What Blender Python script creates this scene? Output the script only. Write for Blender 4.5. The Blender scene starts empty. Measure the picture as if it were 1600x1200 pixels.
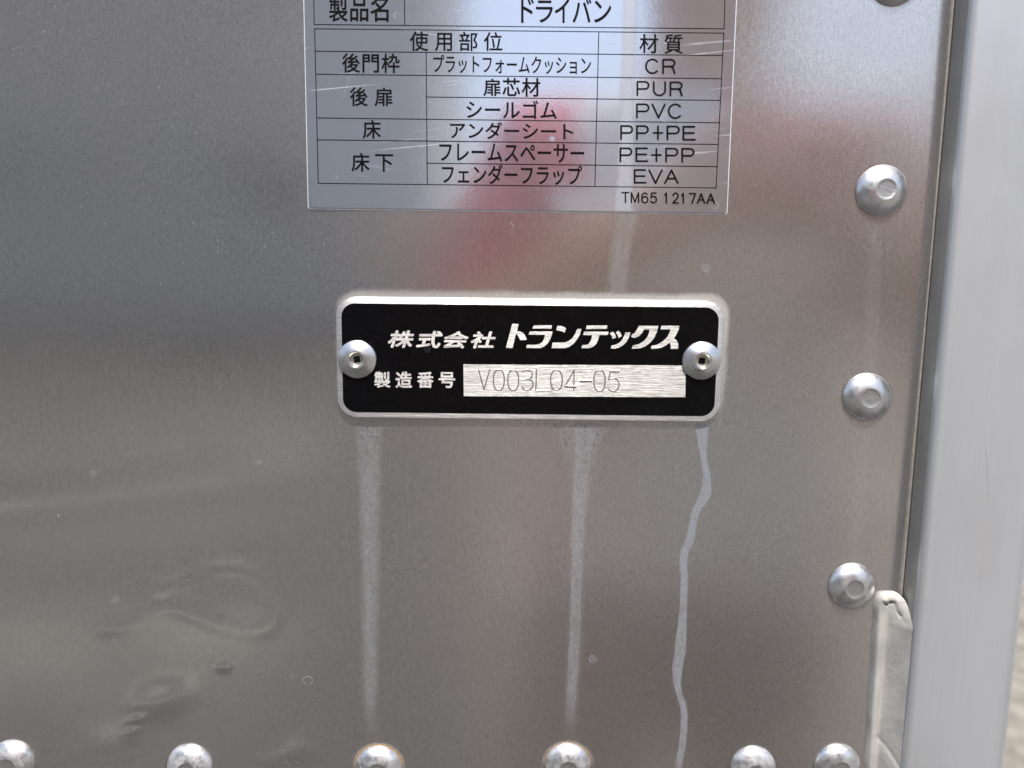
import bpy, bmesh, math, random
import numpy as np
from mathutils import Vector, Matrix

# ------------------------------------------------------------------ camera
SC = bpy.context.scene
COL = SC.collection
HP = 1.22                                   # height of the point looked at
PITCH, ROLL, DIST = math.radians(8.45), math.radians(0.68), 0.208
FPX, CX, CY = 1248.0, 800.0, 600.0          # lens in photograph pixels
FWD = Vector((0, math.cos(PITCH), -math.sin(PITCH)))
R0, U0 = Vector((1, 0, 0)), Vector((0, math.sin(PITCH), math.cos(PITCH)))
RGT = R0 * math.cos(ROLL) + U0 * math.sin(ROLL)
UPV = -R0 * math.sin(ROLL) + U0 * math.cos(ROLL)
CAM = Vector((0, 0, HP)) - FWD * DIST
cd = bpy.data.cameras.new('camera')
cam = bpy.data.objects.new('camera', cd)
COL.objects.link(cam)
cam.matrix_world = Matrix((
    (RGT.x, UPV.x, -FWD.x, CAM.x),
    (RGT.y, UPV.y, -FWD.y, CAM.y),
    (RGT.z, UPV.z, -FWD.z, CAM.z),
    (0, 0, 0, 1)))
cd.sensor_width = 36.0
cd.lens = 36.0 * FPX / 1600.0
cd.clip_start = 0.01
cd.clip_end = 2000.0
cd.dof.use_dof = True
cd.dof.focus_distance = DIST
cd.dof.aperture_fstop = 13.0
SC.camera = cam

# ------------------------------------------------------------------ light
SUN_EL, SUN_AZ = math.radians(62.0), math.radians(6.0)     # behind the camera, a touch to its right
SUN_DIR = Vector((math.sin(SUN_AZ) * math.cos(SUN_EL), -math.cos(SUN_AZ) * math.cos(SUN_EL), math.sin(SUN_EL)))
W = bpy.data.worlds.new('World')
SC.world = W
W.use_nodes = True
nt = W.node_tree
sky = nt.nodes.new('ShaderNodeTexSky')
sky.sky_type = 'NISHITA'
sky.sun_disc = False
sky.sun_elevation = SUN_EL
sky.sun_rotation = math.radians(180.0) - SUN_AZ
sky.altitude = 0
sky.air_density = 1.0
sky.dust_density = 4.0
bg = nt.nodes['Background']
bg.inputs['Strength'].default_value = 0.15
nt.links.new(sky.outputs['Color'], bg.inputs['Color'])
sl = bpy.data.lights.new('sun', 'SUN')
sl.energy = 4.2
sl.angle = math.radians(0.53)
sl.color = (1.0, 0.955, 0.89)
so = bpy.data.objects.new('sun', sl)
COL.objects.link(so)
so.rotation_euler = SUN_DIR.to_track_quat('Z', 'Y').to_euler()
so.location = (0, -2, 6)
SC.view_settings.view_transform = 'Standard'
SC.view_settings.look = 'None'
SC.view_settings.gamma = 1.0
SC.view_settings.use_curve_mapping = False
SC.view_settings.exposure = 0.1
SC.render.engine = 'CYCLES'
SC.cycles.blur_glossy = 0.3
SC.cycles.sample_clamp_indirect = 6.0

# ------------------------------------------------------------------ helpers
def at(px, py, y=0.0):
    """the point of the plane at depth y that the photograph shows at (px, py)"""
    d = FWD * FPX + RGT * (px - CX) - UPV * (py - CY)
    return CAM + d * ((y - CAM.y) / d.y)

def thing(name, label, cat, loc, group=None):
    o = bpy.data.objects.new(name, None)
    o.empty_display_size = 0.02
    COL.objects.link(o)
    o.location = loc
    tag(o, label, cat, group)
    return o

def tag(o, label, cat, group=None, kind=None):
    if label: o['label'] = label
    if cat: o['category'] = cat
    if group: o['group'] = group
    if kind: o['kind'] = kind
    return o

def obj(name, verts, faces, mats, parent=None, smooth=False, mat_index=None, sharp=None):
    """one mesh object from world-space verts; parented things keep their verts relative to the parent's base"""
    off = Vector(parent.location) if parent else Vector((0, 0, 0))
    if parent and parent.parent: off = off + Vector(parent.parent.location)
    me = bpy.data.meshes.new(name)
    me.from_pydata([tuple(Vector(v) - off) for v in verts], [], faces)
    if not isinstance(mats, (list, tuple)): mats = [mats]
    for m in mats: me.materials.append(m)
    if mat_index is not None: me.polygons.foreach_set('material_index', mat_index)
    if smooth: me.polygons.foreach_set('use_smooth', [True] * len(me.polygons))
    me.update()
    if sharp is not None: me.set_sharp_from_angle(angle=math.radians(sharp))
    o = bpy.data.objects.new(name, me)
    COL.objects.link(o)
    if parent: o.parent = parent
    return o

# --- node helper
class N:
    def __init__(self, name):
        self.m = bpy.data.materials.new(name)
        self.m.use_nodes = True
        self.t = self.m.node_tree
        self.b = self.t.nodes['Principled BSDF']
        self.out = self.t.nodes['Material Output']
    def node(self, kind, **kw):
        n = self.t.nodes.new(kind)
        for k, v in kw.items(): setattr(n, k, v)
        return n
    def put(self, sock, v):
        if isinstance(v, bpy.types.NodeSocket): self.t.links.new(v, sock)
        else: sock.default_value = v
    def math(self, op, a, b=None, c=None, clamp=False):
        n = self.node('ShaderNodeMath', operation=op, use_clamp=clamp)
        self.put(n.inputs[0], a)
        if b is not None: self.put(n.inputs[1], b)
        if c is not None: self.put(n.inputs[2], c)
        return n.outputs[0]
    def step(self, v, lo, hi, to0=0.0, to1=1.0, smooth=True):
        n = self.node('ShaderNodeMapRange', interpolation_type='SMOOTHSTEP' if smooth else 'LINEAR')
        self.put(n.inputs['Value'], v); self.put(n.inputs['From Min'], lo); self.put(n.inputs['From Max'], hi)
        self.put(n.inputs['To Min'], to0); self.put(n.inputs['To Max'], to1)
        return n.outputs['Result']
    def pos(self):
        g = self.node('ShaderNodeNewGeometry')
        return g.outputs['Position']
    def objco(self):
        return self.node('ShaderNodeTexCoord').outputs['Object']
    def sep(self, v):
        n = self.node('ShaderNodeSeparateXYZ'); self.put(n.inputs[0], v); return n.outputs
    def comb(self, x, y, z):
        n = self.node('ShaderNodeCombineXYZ')
        for i, v in enumerate((x, y, z)): self.put(n.inputs[i], v)
        return n.outputs[0]
    def mapping(self, v, scale=(1, 1, 1), rot=(0, 0, 0), loc=(0, 0, 0)):
        n = self.node('ShaderNodeMapping')
        self.put(n.inputs['Vector'], v)
        n.inputs['Scale'].default_value = scale; n.inputs['Rotation'].default_value = rot; n.inputs['Location'].default_value = loc
        return n.outputs[0]
    def noise(self, v, scale, detail=2.0, rough=0.5, dist=0.0, out='Fac'):
        n = self.node('ShaderNodeTexNoise')
        self.put(n.inputs['Vector'], v)
        n.inputs['Scale'].default_value = scale; n.inputs['Detail'].default_value = detail
        n.inputs['Roughness'].default_value = rough; n.inputs['Distortion'].default_value = dist
        return n.outputs[out]
    def voronoi(self, v, scale, feature='F1', rand=1.0):
        n = self.node('ShaderNodeTexVoronoi', feature=feature)
        self.put(n.inputs['Vector'], v)
        n.inputs['Scale'].default_value = scale; n.inputs['Randomness'].default_value = rand
        return n.outputs
    def mix(self, f, a, b):
        n = self.node('ShaderNodeMix', data_type='RGBA')
        self.put(n.inputs[0], f); self.put(n.inputs[6], a); self.put(n.inputs[7], b)
        return n.outputs[2]
    def mixf(self, f, a, b):
        n = self.node('ShaderNodeMix', data_type='FLOAT')
        self.put(n.inputs[0], f); self.put(n.inputs[2], a); self.put(n.inputs[3], b)
        return n.outputs[0]
    def bump(self, h, strength, dist, normal=None):
        n = self.node('ShaderNodeBump')
        self.put(n.inputs['Height'], h); n.inputs['Strength'].default_value = strength; n.inputs['Distance'].default_value = dist
        if normal is not None: self.put(n.inputs['Normal'], normal)
        return n.outputs[0]
    def curve(self, v, pts):
        n = self.node('ShaderNodeFloatCurve')
        self.put(n.inputs['Value'], v)
        c = n.mapping.curves[0]
        pts = sorted(pts)
        while len(c.points) < len(pts): c.points.new(0.5, 0.5)
        for p, (x, y) in zip(c.points, pts):
            p.location = (x, y); p.handle_type = 'AUTO_CLAMPED'
        n.mapping.update()
        return n.outputs[0]
    def set(self, **kw):
        for k, v in kw.items(): self.put(self.b.inputs[k.replace('_', ' ')], v)

def rgb(r, g, b): return (r, g, b, 1.0)

# ------------------------------------------------------------------ where things sit on the panel
RIVET_PX = [(1398, -34), (1376, 298), (1354, 620), (1331, 916), (1308, 1196), (1177, 1200), (887, 1195), (592, 1198), (297, 1196), (19, 1190)]
RIVETS = [at(*p) for p in RIVET_PX]
PT = 0.0015                                   # nameplate thickness
_pl = [at(525.8, 560, -PT), at(1129.5, 560, -PT), at(828, 467.2, -PT), at(828, 655.6, -PT)]
PX0, PX1, PZ1, PZ0 = _pl[0].x, _pl[1].x, _pl[2].z, _pl[3].z
PCX, PCZ, PHX, PHZ = (PX0 + PX1) / 2, (PZ0 + PZ1) / 2, (PX1 - PX0) / 2, (PZ1 - PZ0) / 2
SEAM_X = at(1437.5, 600).x

# ------------------------------------------------------------------ materials
def dust(n, co, amount=1.0):
    """dried water spots, rings and specks of dust; returns a 0..1 mask"""
    v = n.voronoi(co, 75.0)
    big = n.sep(v['Color'])
    rad = n.math('MULTIPLY_ADD', big[1], 0.075, 0.025)
    wob = n.math('MULTIPLY', n.math('SUBTRACT', n.noise(co, 600.0, 2.0), 0.5), 0.05)
    d = n.math('ADD', v['Distance'], wob)
    ring = n.step(n.math('ABSOLUTE', n.math('SUBTRACT', d, rad)), 0.0, 0.016, 1.0, 0.0)
    fill = n.step(d, n.math('MULTIPLY', rad, 0.8), rad, 1.0, 0.0)
    arc = n.step(n.noise(co, 260.0, 1.0), 0.36, 0.60)
    pick = n.math('GREATER_THAN', big[0], 0.66)
    pick2 = n.math('GREATER_THAN', big[2], 0.6)
    spots = n.math('MULTIPLY', pick, n.math('ADD', n.math('MULTIPLY', n.math('MULTIPLY', ring, arc), 0.36), n.math('MULTIPLY', fill, n.math('MULTIPLY', pick2, 0.14))))
    v2 = n.voronoi(n.mapping(co, loc=(3.1, 1.7, 5.3)), 330.0)
    c2 = n.sep(v2['Color'])
    speck = n.math('MULTIPLY', n.step(v2['Distance'], 0.02, n.math('MULTIPLY_ADD', c2[2], 0.08, 0.05), 1.0, 0.0), n.math('GREATER_THAN', c2[0], 0.80))
    clump = n.step(n.noise(co, 38.0, 3.0, 0.6), 0.38, 0.66, 0.15, 1.0)
    speck = n.math('MULTIPLY', n.math('MULTIPLY', speck, clump), n.math('MULTIPLY_ADD', n.math('POWER', c2[1], 3.0), 0.8, 0.06))
    v3 = n.voronoi(n.mapping(co, loc=(9.1, 4.7, 2.3)), 1000.0)
    c3 = n.sep(v3['Color'])
    fine = n.math('MULTIPLY', n.step(v3['Distance'], 0.05, 0.28, 1.0, 0.0), n.math('GREATER_THAN', c3[0], 0.72))
    fine = n.math('MULTIPLY', n.math('MULTIPLY', fine, clump), n.math('MULTIPLY', c3[1], 0.45))
    s = n.math('MAXIMUM', spots, n.math('MAXIMUM', speck, fine))
    return n.math('MULTIPLY', s, amount, clamp=True)

def drip_or_streak(n, x, z, pts, ztop_soft, zbot_soft, wob, edge=0.0006):
    """run of dried water, or a reflected streak painted as one: pts = (px_left, px_right, py); mask along its own course"""
    L = []
    for a, b, y in pts:
        p, q = at(a, y), at(b, y)
        L.append((p.z, (p.x + q.x) / 2, (q.x - p.x) / 2))
    z0, z1 = min(l[0] for l in L), max(l[0] for l in L)
    x0, x1 = min(l[1] for l in L) - 0.0005, max(l[1] for l in L) + 0.0005
    wm = max(l[2] for l in L)
    zn = n.step(z, z0, z1, smooth=False)
    xc = n.math('MULTIPLY_ADD', n.curve(zn, [((l[0] - z0) / (z1 - z0), (l[1] - x0) / (x1 - x0)) for l in L]), x1 - x0, x0)
    hw = n.math('MULTIPLY', n.curve(zn, [((l[0] - z0) / (z1 - z0), l[2] / wm) for l in L]), wm)
    d = n.math('SUBTRACT', n.math('ABSOLUTE', n.math('SUBTRACT', n.math('ADD', x, wob), xc)), hw)
    m = n.step(d, -edge, edge, 1.0, 0.0)
    m = n.math('MULTIPLY', m, n.step(z, z0 - 0.0001, z0 + zbot_soft))
    return n.math('MULTIPLY', m, n.step(z, z1 - ztop_soft, z1 + 0.0001, 1.0, 0.0))

def rbox(n, x, z, cx, cz, hx, hz, r):
    qx = n.math('MAXIMUM', n.math('SUBTRACT', n.math('ABSOLUTE', n.math('SUBTRACT', x, cx)), hx - r), 0.0)
    qz = n.math('MAXIMUM', n.math('SUBTRACT', n.math('ABSOLUTE', n.math('SUBTRACT', z, cz)), hz - r), 0.0)
    return n.math('SUBTRACT', n.math('SQRT', n.math('ADD', n.math('MULTIPLY', qx, qx), n.math('MULTIPLY', qz, qz))), r)

def zoomxy(X, Y): return (520 + X / 2.1825, 650 + Y / 2.1825)
def zdrip(rows): return [(520 + a / 2.1825, 520 + b / 2.1825, 650 + y / 2.1825) for a, b, y in rows]

def make_panel_mat():
    n = N('mill_aluminium_sheet')
    P = n.pos(); s = n.sep(P); x, z = s[0], s[2]
    grain = n.noise(n.mapping(P, scale=(1900, 1, 520)), 1.0, 4.0, 0.75)
    grain2 = n.noise(n.mapping(P, scale=(900, 1, 160)), 1.0, 2.0, 0.6)
    cloud = n.noise(P, 22.0, 4.0, 0.6)
    wob = n.math('MULTIPLY', n.math('SUBTRACT', n.noise(P, 420.0, 3.0, 0.6), 0.5), 0.0011)
    wob2 = n.math('MULTIPLY', n.math('SUBTRACT', n.noise(P, 900.0, 2.0, 0.6), 0.5), 0.0006)
    wob3 = n.math('MULTIPLY', n.math('SUBTRACT', n.noise(P, 130.0, 2.0, 0.5), 0.5), 0.0014)
    d1 = drip_or_streak(n, x, z, zdrip([(82, 163, 20), (88, 158, 120), (94, 156, 300), (103, 151, 600), (106, 148, 900), (112, 148, 1130)]), 0.001, 0.02, wob, 0.0014)
    d2 = drip_or_streak(n, x, z, zdrip([(735, 950, 20), (755, 935, 55), (792, 902, 130), (815, 880, 220), (813, 860, 400), (810, 851, 600), (801, 846, 800), (784, 822, 1130)]), 0.001, 0.015, wob, 0.0012)
    d2c = drip_or_streak(n, x, z, zdrip([(815, 905, 20), (825, 885, 130), (820, 870, 220), (815, 857, 400), (812, 848, 600), (804, 842, 800), (789, 816, 1130)]), 0.001, 0.02, wob2, 0.0004)
    d3 = drip_or_streak(n, x, z, zdrip([(1232, 1282, 20), (1247, 1276, 100), (1256, 1278, 160), (1262, 1289, 230), (1244, 1281, 285), (1225, 1250, 330), (1202, 1230, 430), (1183, 1208, 500), (1188, 1212, 560), (1180, 1206, 700), (1166, 1203, 800), (1159, 1190, 880), (1172, 1193, 950), (1188, 1209, 1050), (1166, 1190, 1200), (1150, 1175, 1320)]), 0.001, 0.02, wob2, 0.00035)
    mirror_streak = drip_or_streak(n, x, z, [(968, 1000, 300), (962, 992, 350), (955, 982, 400), (950, 978, 450), (948, 976, 475)], 0.001, 0.001, wob2, 0.0014)  # bright strip mirrored in the metal, painted into the colour
    d4 = drip_or_streak(n, x, z, [(1357, 1377, 330), (1354, 1374, 450), (1349, 1370, 590)], 0.006, 0.002, wob2, 0.0014)
    d5 = drip_or_streak(n, x, z, [(1340, 1362, 650), (1332, 1354, 760), (1324, 1346, 890)], 0.006, 0.002, wob2, 0.0016)
    soft = n.math('MULTIPLY', n.math('MULTIPLY_ADD', n.noise(n.mapping(P, scale=(3, 1, 1)), 160.0, 4.0, 0.65), 2.2, -0.12), n.math('MULTIPLY_ADD', n.noise(P, 1500.0, 3.0, 0.7), 0.9, 0.55))
    soft = n.math('MULTIPLY', soft, n.step(n.voronoi(P, 420.0)['Distance'], 0.05, 0.16, 0.5, 1.0))
    runs_and_streak = n.math('MULTIPLY', d1, 0.18)
    runs_and_streak = n.math('MAXIMUM', runs_and_streak, n.math('MULTIPLY', d2, 0.10))
    runs_and_streak = n.math('MAXIMUM', runs_and_streak, n.math('MULTIPLY', d2c, 0.22))
    runs_and_streak = n.math('MAXIMUM', runs_and_streak, n.math('MULTIPLY', d3, 0.40))
    runs_and_streak = n.math('MAXIMUM', runs_and_streak, n.math('MULTIPLY', mirror_streak, 0.16))
    runs_and_streak = n.math('MAXIMUM', runs_and_streak, n.math('MULTIPLY', n.math('MAXIMUM', d4, d5), 0.05))
    runs_and_streak = n.math('MULTIPLY', runs_and_streak, soft, clamp=True)
    brown = n.math('MULTIPLY', n.math('MULTIPLY', n.math('MAXIMUM', d1, d2), n.step(z, PZ0 - 0.022, PZ0, 0.0, 1.0)), n.step(n.noise(P, 800.0, 4.0, 0.7), 0.50, 0.64))
    # chalky oxide round the nameplate and the sticker's edge
    sd = n.math('ADD', rbox(n, x, z, PCX + 0.0006, PCZ + 0.0012, PHX + 0.0002, PHZ, 0.0052), wob3)
    halo = n.step(sd, -0.0004, 0.0014, 1.0, 0.0)
    halo = n.math('MULTIPLY', halo, n.step(z, PCZ - PHZ * 1.3, PCZ + PHZ, 0.35, 0.9))
    halo = n.math('MULTIPLY', halo, n.step(x, PX0, PX1, 0.5, 1.0))
    foot = n.math('MULTIPLY', n.math('MULTIPLY', n.math('MULTIPLY', n.step(z, PZ0 - 0.0042, PZ0 - 0.0022, 0.0, 1.0), n.step(z, PZ0 - 0.001, PZ0 + 0.001, 1.0, 0.0)), n.step(n.noise(P, 700.0, 4.0, 0.7), 0.5, 0.68)), n.step(sd, 0.002, 0.0055, 1.0, 0.0))
    chalk = n.math('MAXIMUM', n.math('MULTIPLY', halo, 0.6), n.math('MULTIPLY', foot, 0.3))
    # rust rims at two rivets of the lower row, faint yellow rims at the others
    rust = None; grime = None
    for i, p in enumerate(RIVETS):
        dx = n.math('SUBTRACT', x, p.x); dz = n.math('SUBTRACT', z, p.z - 0.0002)
        r = n.math('SQRT', n.math('ADD', n.math('MULTIPLY', dx, dx), n.math('MULTIPLY', dz, dz)))
        w = {7: 0.85, 6: 0.6}.get(i, 0.0)
        if w:
            k = n.math('MULTIPLY', n.step(n.math('ADD', r, wob2), 0.0066, 0.0078, w, 0.0), n.step(dz, -0.002, 0.004))
            rust = k if rust is None else n.math('MAXIMUM', rust, k)
        g = n.step(n.math('ADD', r, wob2), 0.0064, 0.0074, 0.6, 0.0)
        grime = g if grime is None else n.math('MAXIMUM', grime, g)
    spk = dust(n, P, 0.75)
    base = n.mix(n.math('MULTIPLY_ADD', n.math('SUBTRACT', grain, 0.5), 1.7, 0.5, clamp=True), rgb(0.56, 0.55, 0.54), rgb(0.90, 0.89, 0.875))
    spark = n.noise(P, 2600.0, 2.0, 0.7)
    base = n.mix(n.step(spark, 0.54, 0.72, 0.0, 0.65), base, rgb(1.0, 0.99, 0.97))
    base = n.mix(n.step(spark, 0.30, 0.44, 0.55, 0.0), base, rgb(0.34, 0.33, 0.32))
    base = n.mix(n.step(cloud, 0.35, 0.75, 0.0, 0.35), base, rgb(0.66, 0.63, 0.61))
    base = n.mix(n.math('MULTIPLY', grime, 0.5), base, rgb(0.35, 0.31, 0.25))
    cover = n.math('MAXIMUM', runs_and_streak, n.math('MAXIMUM', chalk, spk))
    # dusty coat and painted mirror streak
    coat_col = n.mix(n.step(n.math('SUBTRACT', chalk, runs_and_streak), 0.0, 0.2), rgb(0.125, 0.215, 0.37), rgb(0.50, 0.50, 0.47))
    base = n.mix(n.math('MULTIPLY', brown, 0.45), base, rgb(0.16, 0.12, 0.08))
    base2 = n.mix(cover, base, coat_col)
    if rust is not None: base2 = n.mix(rust, base2, rgb(0.36, 0.20, 0.07)); cover = n.math('MAXIMUM', cover, n.math('MULTIPLY', rust, 0.8))
    n.set(Base_Color=base2)
    n.set(Metallic=n.mixf(cover, 0.928, 0.0))
    ro = n.math('MULTIPLY_ADD', grain2, 0.08, 0.125)
    ro = n.math('ADD', ro, n.step(cloud, 0.3, 0.7, 0.0, 0.05))
    n.set(Roughness=n.mixf(n.math('MULTIPLY', cover, n.math('MULTIPLY_ADD', chalk, 0.6, 0.22)), ro, 0.75))
    n.set(Anisotropic=0.35)
    n.put(n.b.inputs['Tangent'], n.comb(1.0, 0.0, 0.0))
    nrm = n.bump(grain, 0.14, 0.00004)
    nrm = n.bump(grain2, 0.08, 0.0001, nrm)
    n.set(Normal=nrm)
    return n.m

def make_brushed(name, col=(0.80, 0.80, 0.79), lo=0.62, rough=0.36, aniso=0.75, metal=0.92):
    n = N(name)
    P = n.pos()
    g = n.noise(n.mapping(P, scale=(150, 1, 4200)), 1.0, 3.0, 0.65)
    g2 = n.noise(n.mapping(P, scale=(420, 1, 7000)), 1.0, 2.0, 0.65)
    f = n.step(n.math('ADD', n.math('MULTIPLY', g, 0.6), n.math('MULTIPLY', g2, 0.4)), 0.38, 0.62, smooth=False)
    n.set(Base_Color=n.mix(f, rgb(*(c * lo for c in col)), rgb(*col)))
    n.set(Metallic=metal, Roughness=n.math('MULTIPLY_ADD', g, 0.2, rough - 0.1), Anisotropic=aniso)
    n.put(n.b.inputs['Tangent'], n.comb(0.0, 0.0, 1.0))
    n.set(Normal=n.bump(f, 0.45, 0.00008))
    return n.m

def make_black():
    n = N('black_plate_lacquer')
    P = n.pos(); s = n.sep(P)
    spk = dust(n, n.mapping(P, loc=(0.7, 0.1, 0.33)), 1.3)
    cl = n.step(n.noise(P, 70.0, 4.0, 0.6), 0.55, 0.75, 0.0, 0.05)
    n.set(Base_Color=n.mix(n.math('MAXIMUM', n.math('MULTIPLY', spk, 0.22), n.math('MULTIPLY', cl, 0.3)), rgb(0.0022, 0.0022, 0.0028), rgb(0.20, 0.22, 0.25)))
    n.set(Roughness=n.math('MULTIPLY_ADD', n.noise(P, 300.0, 3.0), 0.2, 0.16))
    n.b.inputs['Specular IOR Level'].default_value = 0.22
    n.set(Normal=n.bump(n.noise(P, 1800.0, 2.0), 0.12, 0.00005))
    return n.m

def make_film():
    n = N('silver_label_film')
    P = n.pos(); s = n.sep(P); x, z = s[0], s[2]
    wob = n.math('MULTIPLY', n.math('SUBTRACT', n.noise(P, 300.0, 3.0), 0.5), 0.0006)
    mirror_streak = drip_or_streak(n, x, z, [(978, 1000, -60), (975, 994, 0), (969, 988, 180), (966, 987, 250), (958, 988, 334)], 0.001, 0.001, wob, 0.0009)  # reflection of a bright vertical strip, painted as a pale streak
    spk = dust(n, n.mapping(P, loc=(0.2, 0.4, 0.11)), 0.8)
    spk2 = dust(n, n.mapping(P, loc=(0.6, 0.9, 0.51)), 0.6)
    # hairline scratches in two directions
    def scratch(rot, seed, thr):
        q = n.mapping(P, rot=(0, rot, 0), loc=(seed, seed, seed))
        a = n.noise(n.mapping(q, scale=(20, 1, 2400)), 1.0, 1.0, 0.4)
        b = n.noise(n.mapping(q, scale=(60, 1, 90), loc=(seed, 0, 3)), 1.0, 2.0, 0.5)
        return n.math('MULTIPLY', n.step(a, thr, thr + 0.1), n.step(b, 0.50, 0.66))
    sc = n.math('MAXIMUM', scratch(math.radians(6), 0.3, 0.66), n.math('MULTIPLY', scratch(math.radians(-11), 1.9, 0.68), 0.8))
    sc = n.math('MAXIMUM', sc, n.math('MULTIPLY', scratch(math.radians(70), 2.7, 0.72), 0.5))
    cover = n.math('MAXIMUM', n.math('MULTIPLY', mirror_streak, 0.36), n.math('MAXIMUM', n.math('MULTIPLY', sc, 0.5), n.math('MAXIMUM', spk, spk2)))
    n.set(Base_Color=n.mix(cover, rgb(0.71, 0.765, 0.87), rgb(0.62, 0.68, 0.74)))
    n.set(Metallic=n.mixf(cover, 0.86, 0.15))
    n.set(Roughness=n.mixf(cover, n.math('MULTIPLY_ADD', n.noise(P, 500.0, 2.0), 0.06, 0.07), 0.6))
    n.set(Normal=n.bump(n.noise(P, 1500.0, 3.0), 0.06, 0.0001))
    n.b.inputs['Coat Weight'].default_value = 0.3
    n.b.inputs['Coat Roughness'].default_value = 0.1
    return n.m

def make_ink():
    n = N('black_ink')
    n.set(Base_Color=n.mix(n.step(n.noise(n.pos(), 1600.0, 3.0), 0.62, 0.8, 0.0, 0.4), rgb(0.004, 0.004, 0.005), rgb(0.05, 0.05, 0.06)), Roughness=0.5)
    n.b.inputs['Specular IOR Level'].default_value = 0.12
    return n.m

def make_rivet(name, dirt, disc=False):
    n = N(name)
    P = n.pos(); O = n.objco()
    a = n.noise(P, 420.0, 4.0, 0.65)
    b = n.noise(P, 150.0, 3.0, 0.6)
    f = n.step(a, 0.36, 0.72, 0.0, dirt)
    f = n.math('ADD', f, n.step(b, 0.5, 0.7, 0.0, dirt * 0.7), clamp=True)
    if disc:
        sc = n.noise(n.mapping(P, scale=(500, 1, 3800), rot=(0, math.radians(12), 0)), 1.0, 3.0, 0.6)
        n.set(Base_Color=n.mix(sc, rgb(0.30, 0.30, 0.31), rgb(0.68, 0.68, 0.69)), Metallic=0.85, Roughness=0.45)
        n.set(Normal=n.bump(sc, 0.5, 0.0002))
    else:
        n.set(Base_Color=n.mix(f, rgb(0.83, 0.84, 0.86), rgb(0.64, 0.66, 0.70)), Metallic=n.mixf(f, 0.97, 0.55))
        n.set(Roughness=n.math('MULTIPLY_ADD', f, 0.22, n.math('MULTIPLY_ADD', a, 0.16, 0.17 + 0.1 * dirt)))
        n.set(Normal=n.bump(n.noise(P, 900.0, 3.0), 0.10, 0.00010))
    return n.m

def make_post():
    n = N('anodised_aluminium')
    P = n.pos()
    g = n.noise(n.mapping(P, scale=(1500, 1500, 14)), 1.0, 3.0, 0.6)
    fine = n.noise(P, 2200.0, 2.0, 0.6)
    st = n.noise(n.mapping(P, scale=(130, 130, 3)), 1.0, 2.0, 0.5)
    spk = dust(n, n.mapping(P, loc=(0.3, 0.8, 0.21)), 0.35)
    base = n.mix(g, rgb(0.56, 0.595, 0.635), rgb(0.63, 0.66, 0.695))
    base = n.mix(n.step(st, 0.4, 0.7, 0.0, 0.3), base, rgb(0.58, 0.60, 0.64))
    q = n.mapping(P, rot=(0, math.radians(9), 0))
    scr = n.math('MULTIPLY', n.step(n.noise(n.mapping(q, scale=(1900, 1, 14)), 1.0, 1.0, 0.4), 0.70, 0.80), n.step(n.noise(P, 45.0, 2.0), 0.52, 0.66))
    smu = n.step(n.noise(n.mapping(P, scale=(1, 1, 0.45)), 34.0, 4.0, 0.6), 0.45, 0.72, 0.0, 0.4)
    base = n.mix(smu, base, rgb(0.47, 0.47, 0.47))
    base = n.mix(n.math('MULTIPLY', scr, 0.5), base, rgb(0.36, 0.36, 0.37))
    n.set(Base_Color=n.mix(spk, base, rgb(0.7, 0.7, 0.68)), Metallic=0.5)
    n.set(Roughness=n.math('MULTIPLY_ADD', fine, 0.12, 0.34))
    n.set(Normal=n.bump(fine, 0.12, 0.00006))
    return n.m

def make_sealant():
    n = N('grey_sealant')
    P = n.pos()
    a = n.noise(P, 900.0, 4.0, 0.65); b = n.noise(P, 140.0, 3.0, 0.6)
    n.set(Base_Color=n.mix(n.step(b, 0.35, 0.7), n.mix(n.step(a, 0.55, 0.75, 0.0, 0.5), rgb(0.40, 0.40, 0.385), rgb(0.25, 0.24, 0.22)), rgb(0.50, 0.495, 0.475)), Roughness=0.82)
    n.set(Normal=n.bump(a, 0.35, 0.0003))
    return n.m

def simple(name, c0, c1, rough, scale, bump=0.3, bd=0.005, metal=0.0):
    n = N(name)
    P = n.pos()
    f = n.noise(P, scale, 5.0, 0.65)
    n.set(Base_Color=n.mix(n.step(f, 0.3, 0.7), rgb(*c0), rgb(*c1)), Roughness=rough, Metallic=metal)
    if bump: n.set(Normal=n.bump(f, bump, bd))
    return n.m

M_PANEL = make_panel_mat()
M_PLATE = make_brushed('brushed_aluminium', col=(0.93, 0.93, 0.92), lo=0.66, rough=0.42, aniso=0.85)
M_LETTER = make_brushed('bare_brushed_lettering', (0.90, 0.90, 0.89), 0.36, 0.44, 0.85)
M_BLACK = make_black()
M_FILM = make_film()
M_INK = make_ink()
M_RIVET = make_rivet('rivet_aluminium', 0.35)
M_RIVET_DIRTY = make_rivet('weathered_rivet_aluminium', 0.75)
M_DISC = make_rivet('scuffed_rivet_top', 0.5, True)
M_BLIND = make_rivet('turned_aluminium', 0.18)
M_CUP = simple('plated_steel', (0.60, 0.58, 0.52), (0.78, 0.76, 0.70), 0.3, 900.0, 0.2, 0.0001, 0.9)
M_HOLE = simple('dark_bore', (0.006, 0.006, 0.006), (0.012, 0.012, 0.011), 0.7, 900.0, 0.0)
M_POST = make_post()
M_SEAL = make_sealant()
M_BEAD = simple('seam_edge', (0.50, 0.46, 0.40), (0.66, 0.62, 0.54), 0.5, 700.0, 0.2, 0.0001, 0.4)
M_GROOVE = simple('stamped_metal', (0.62, 0.62, 0.62), (0.72, 0.72, 0.72), 0.3, 900.0, 0.0, 0.0, 0.95)
M_BODY = simple('body_sheet', (0.45, 0.45, 0.45), (0.5, 0.5, 0.5), 0.45, 3.0, 0.0, 0.0, 0.8)
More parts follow.
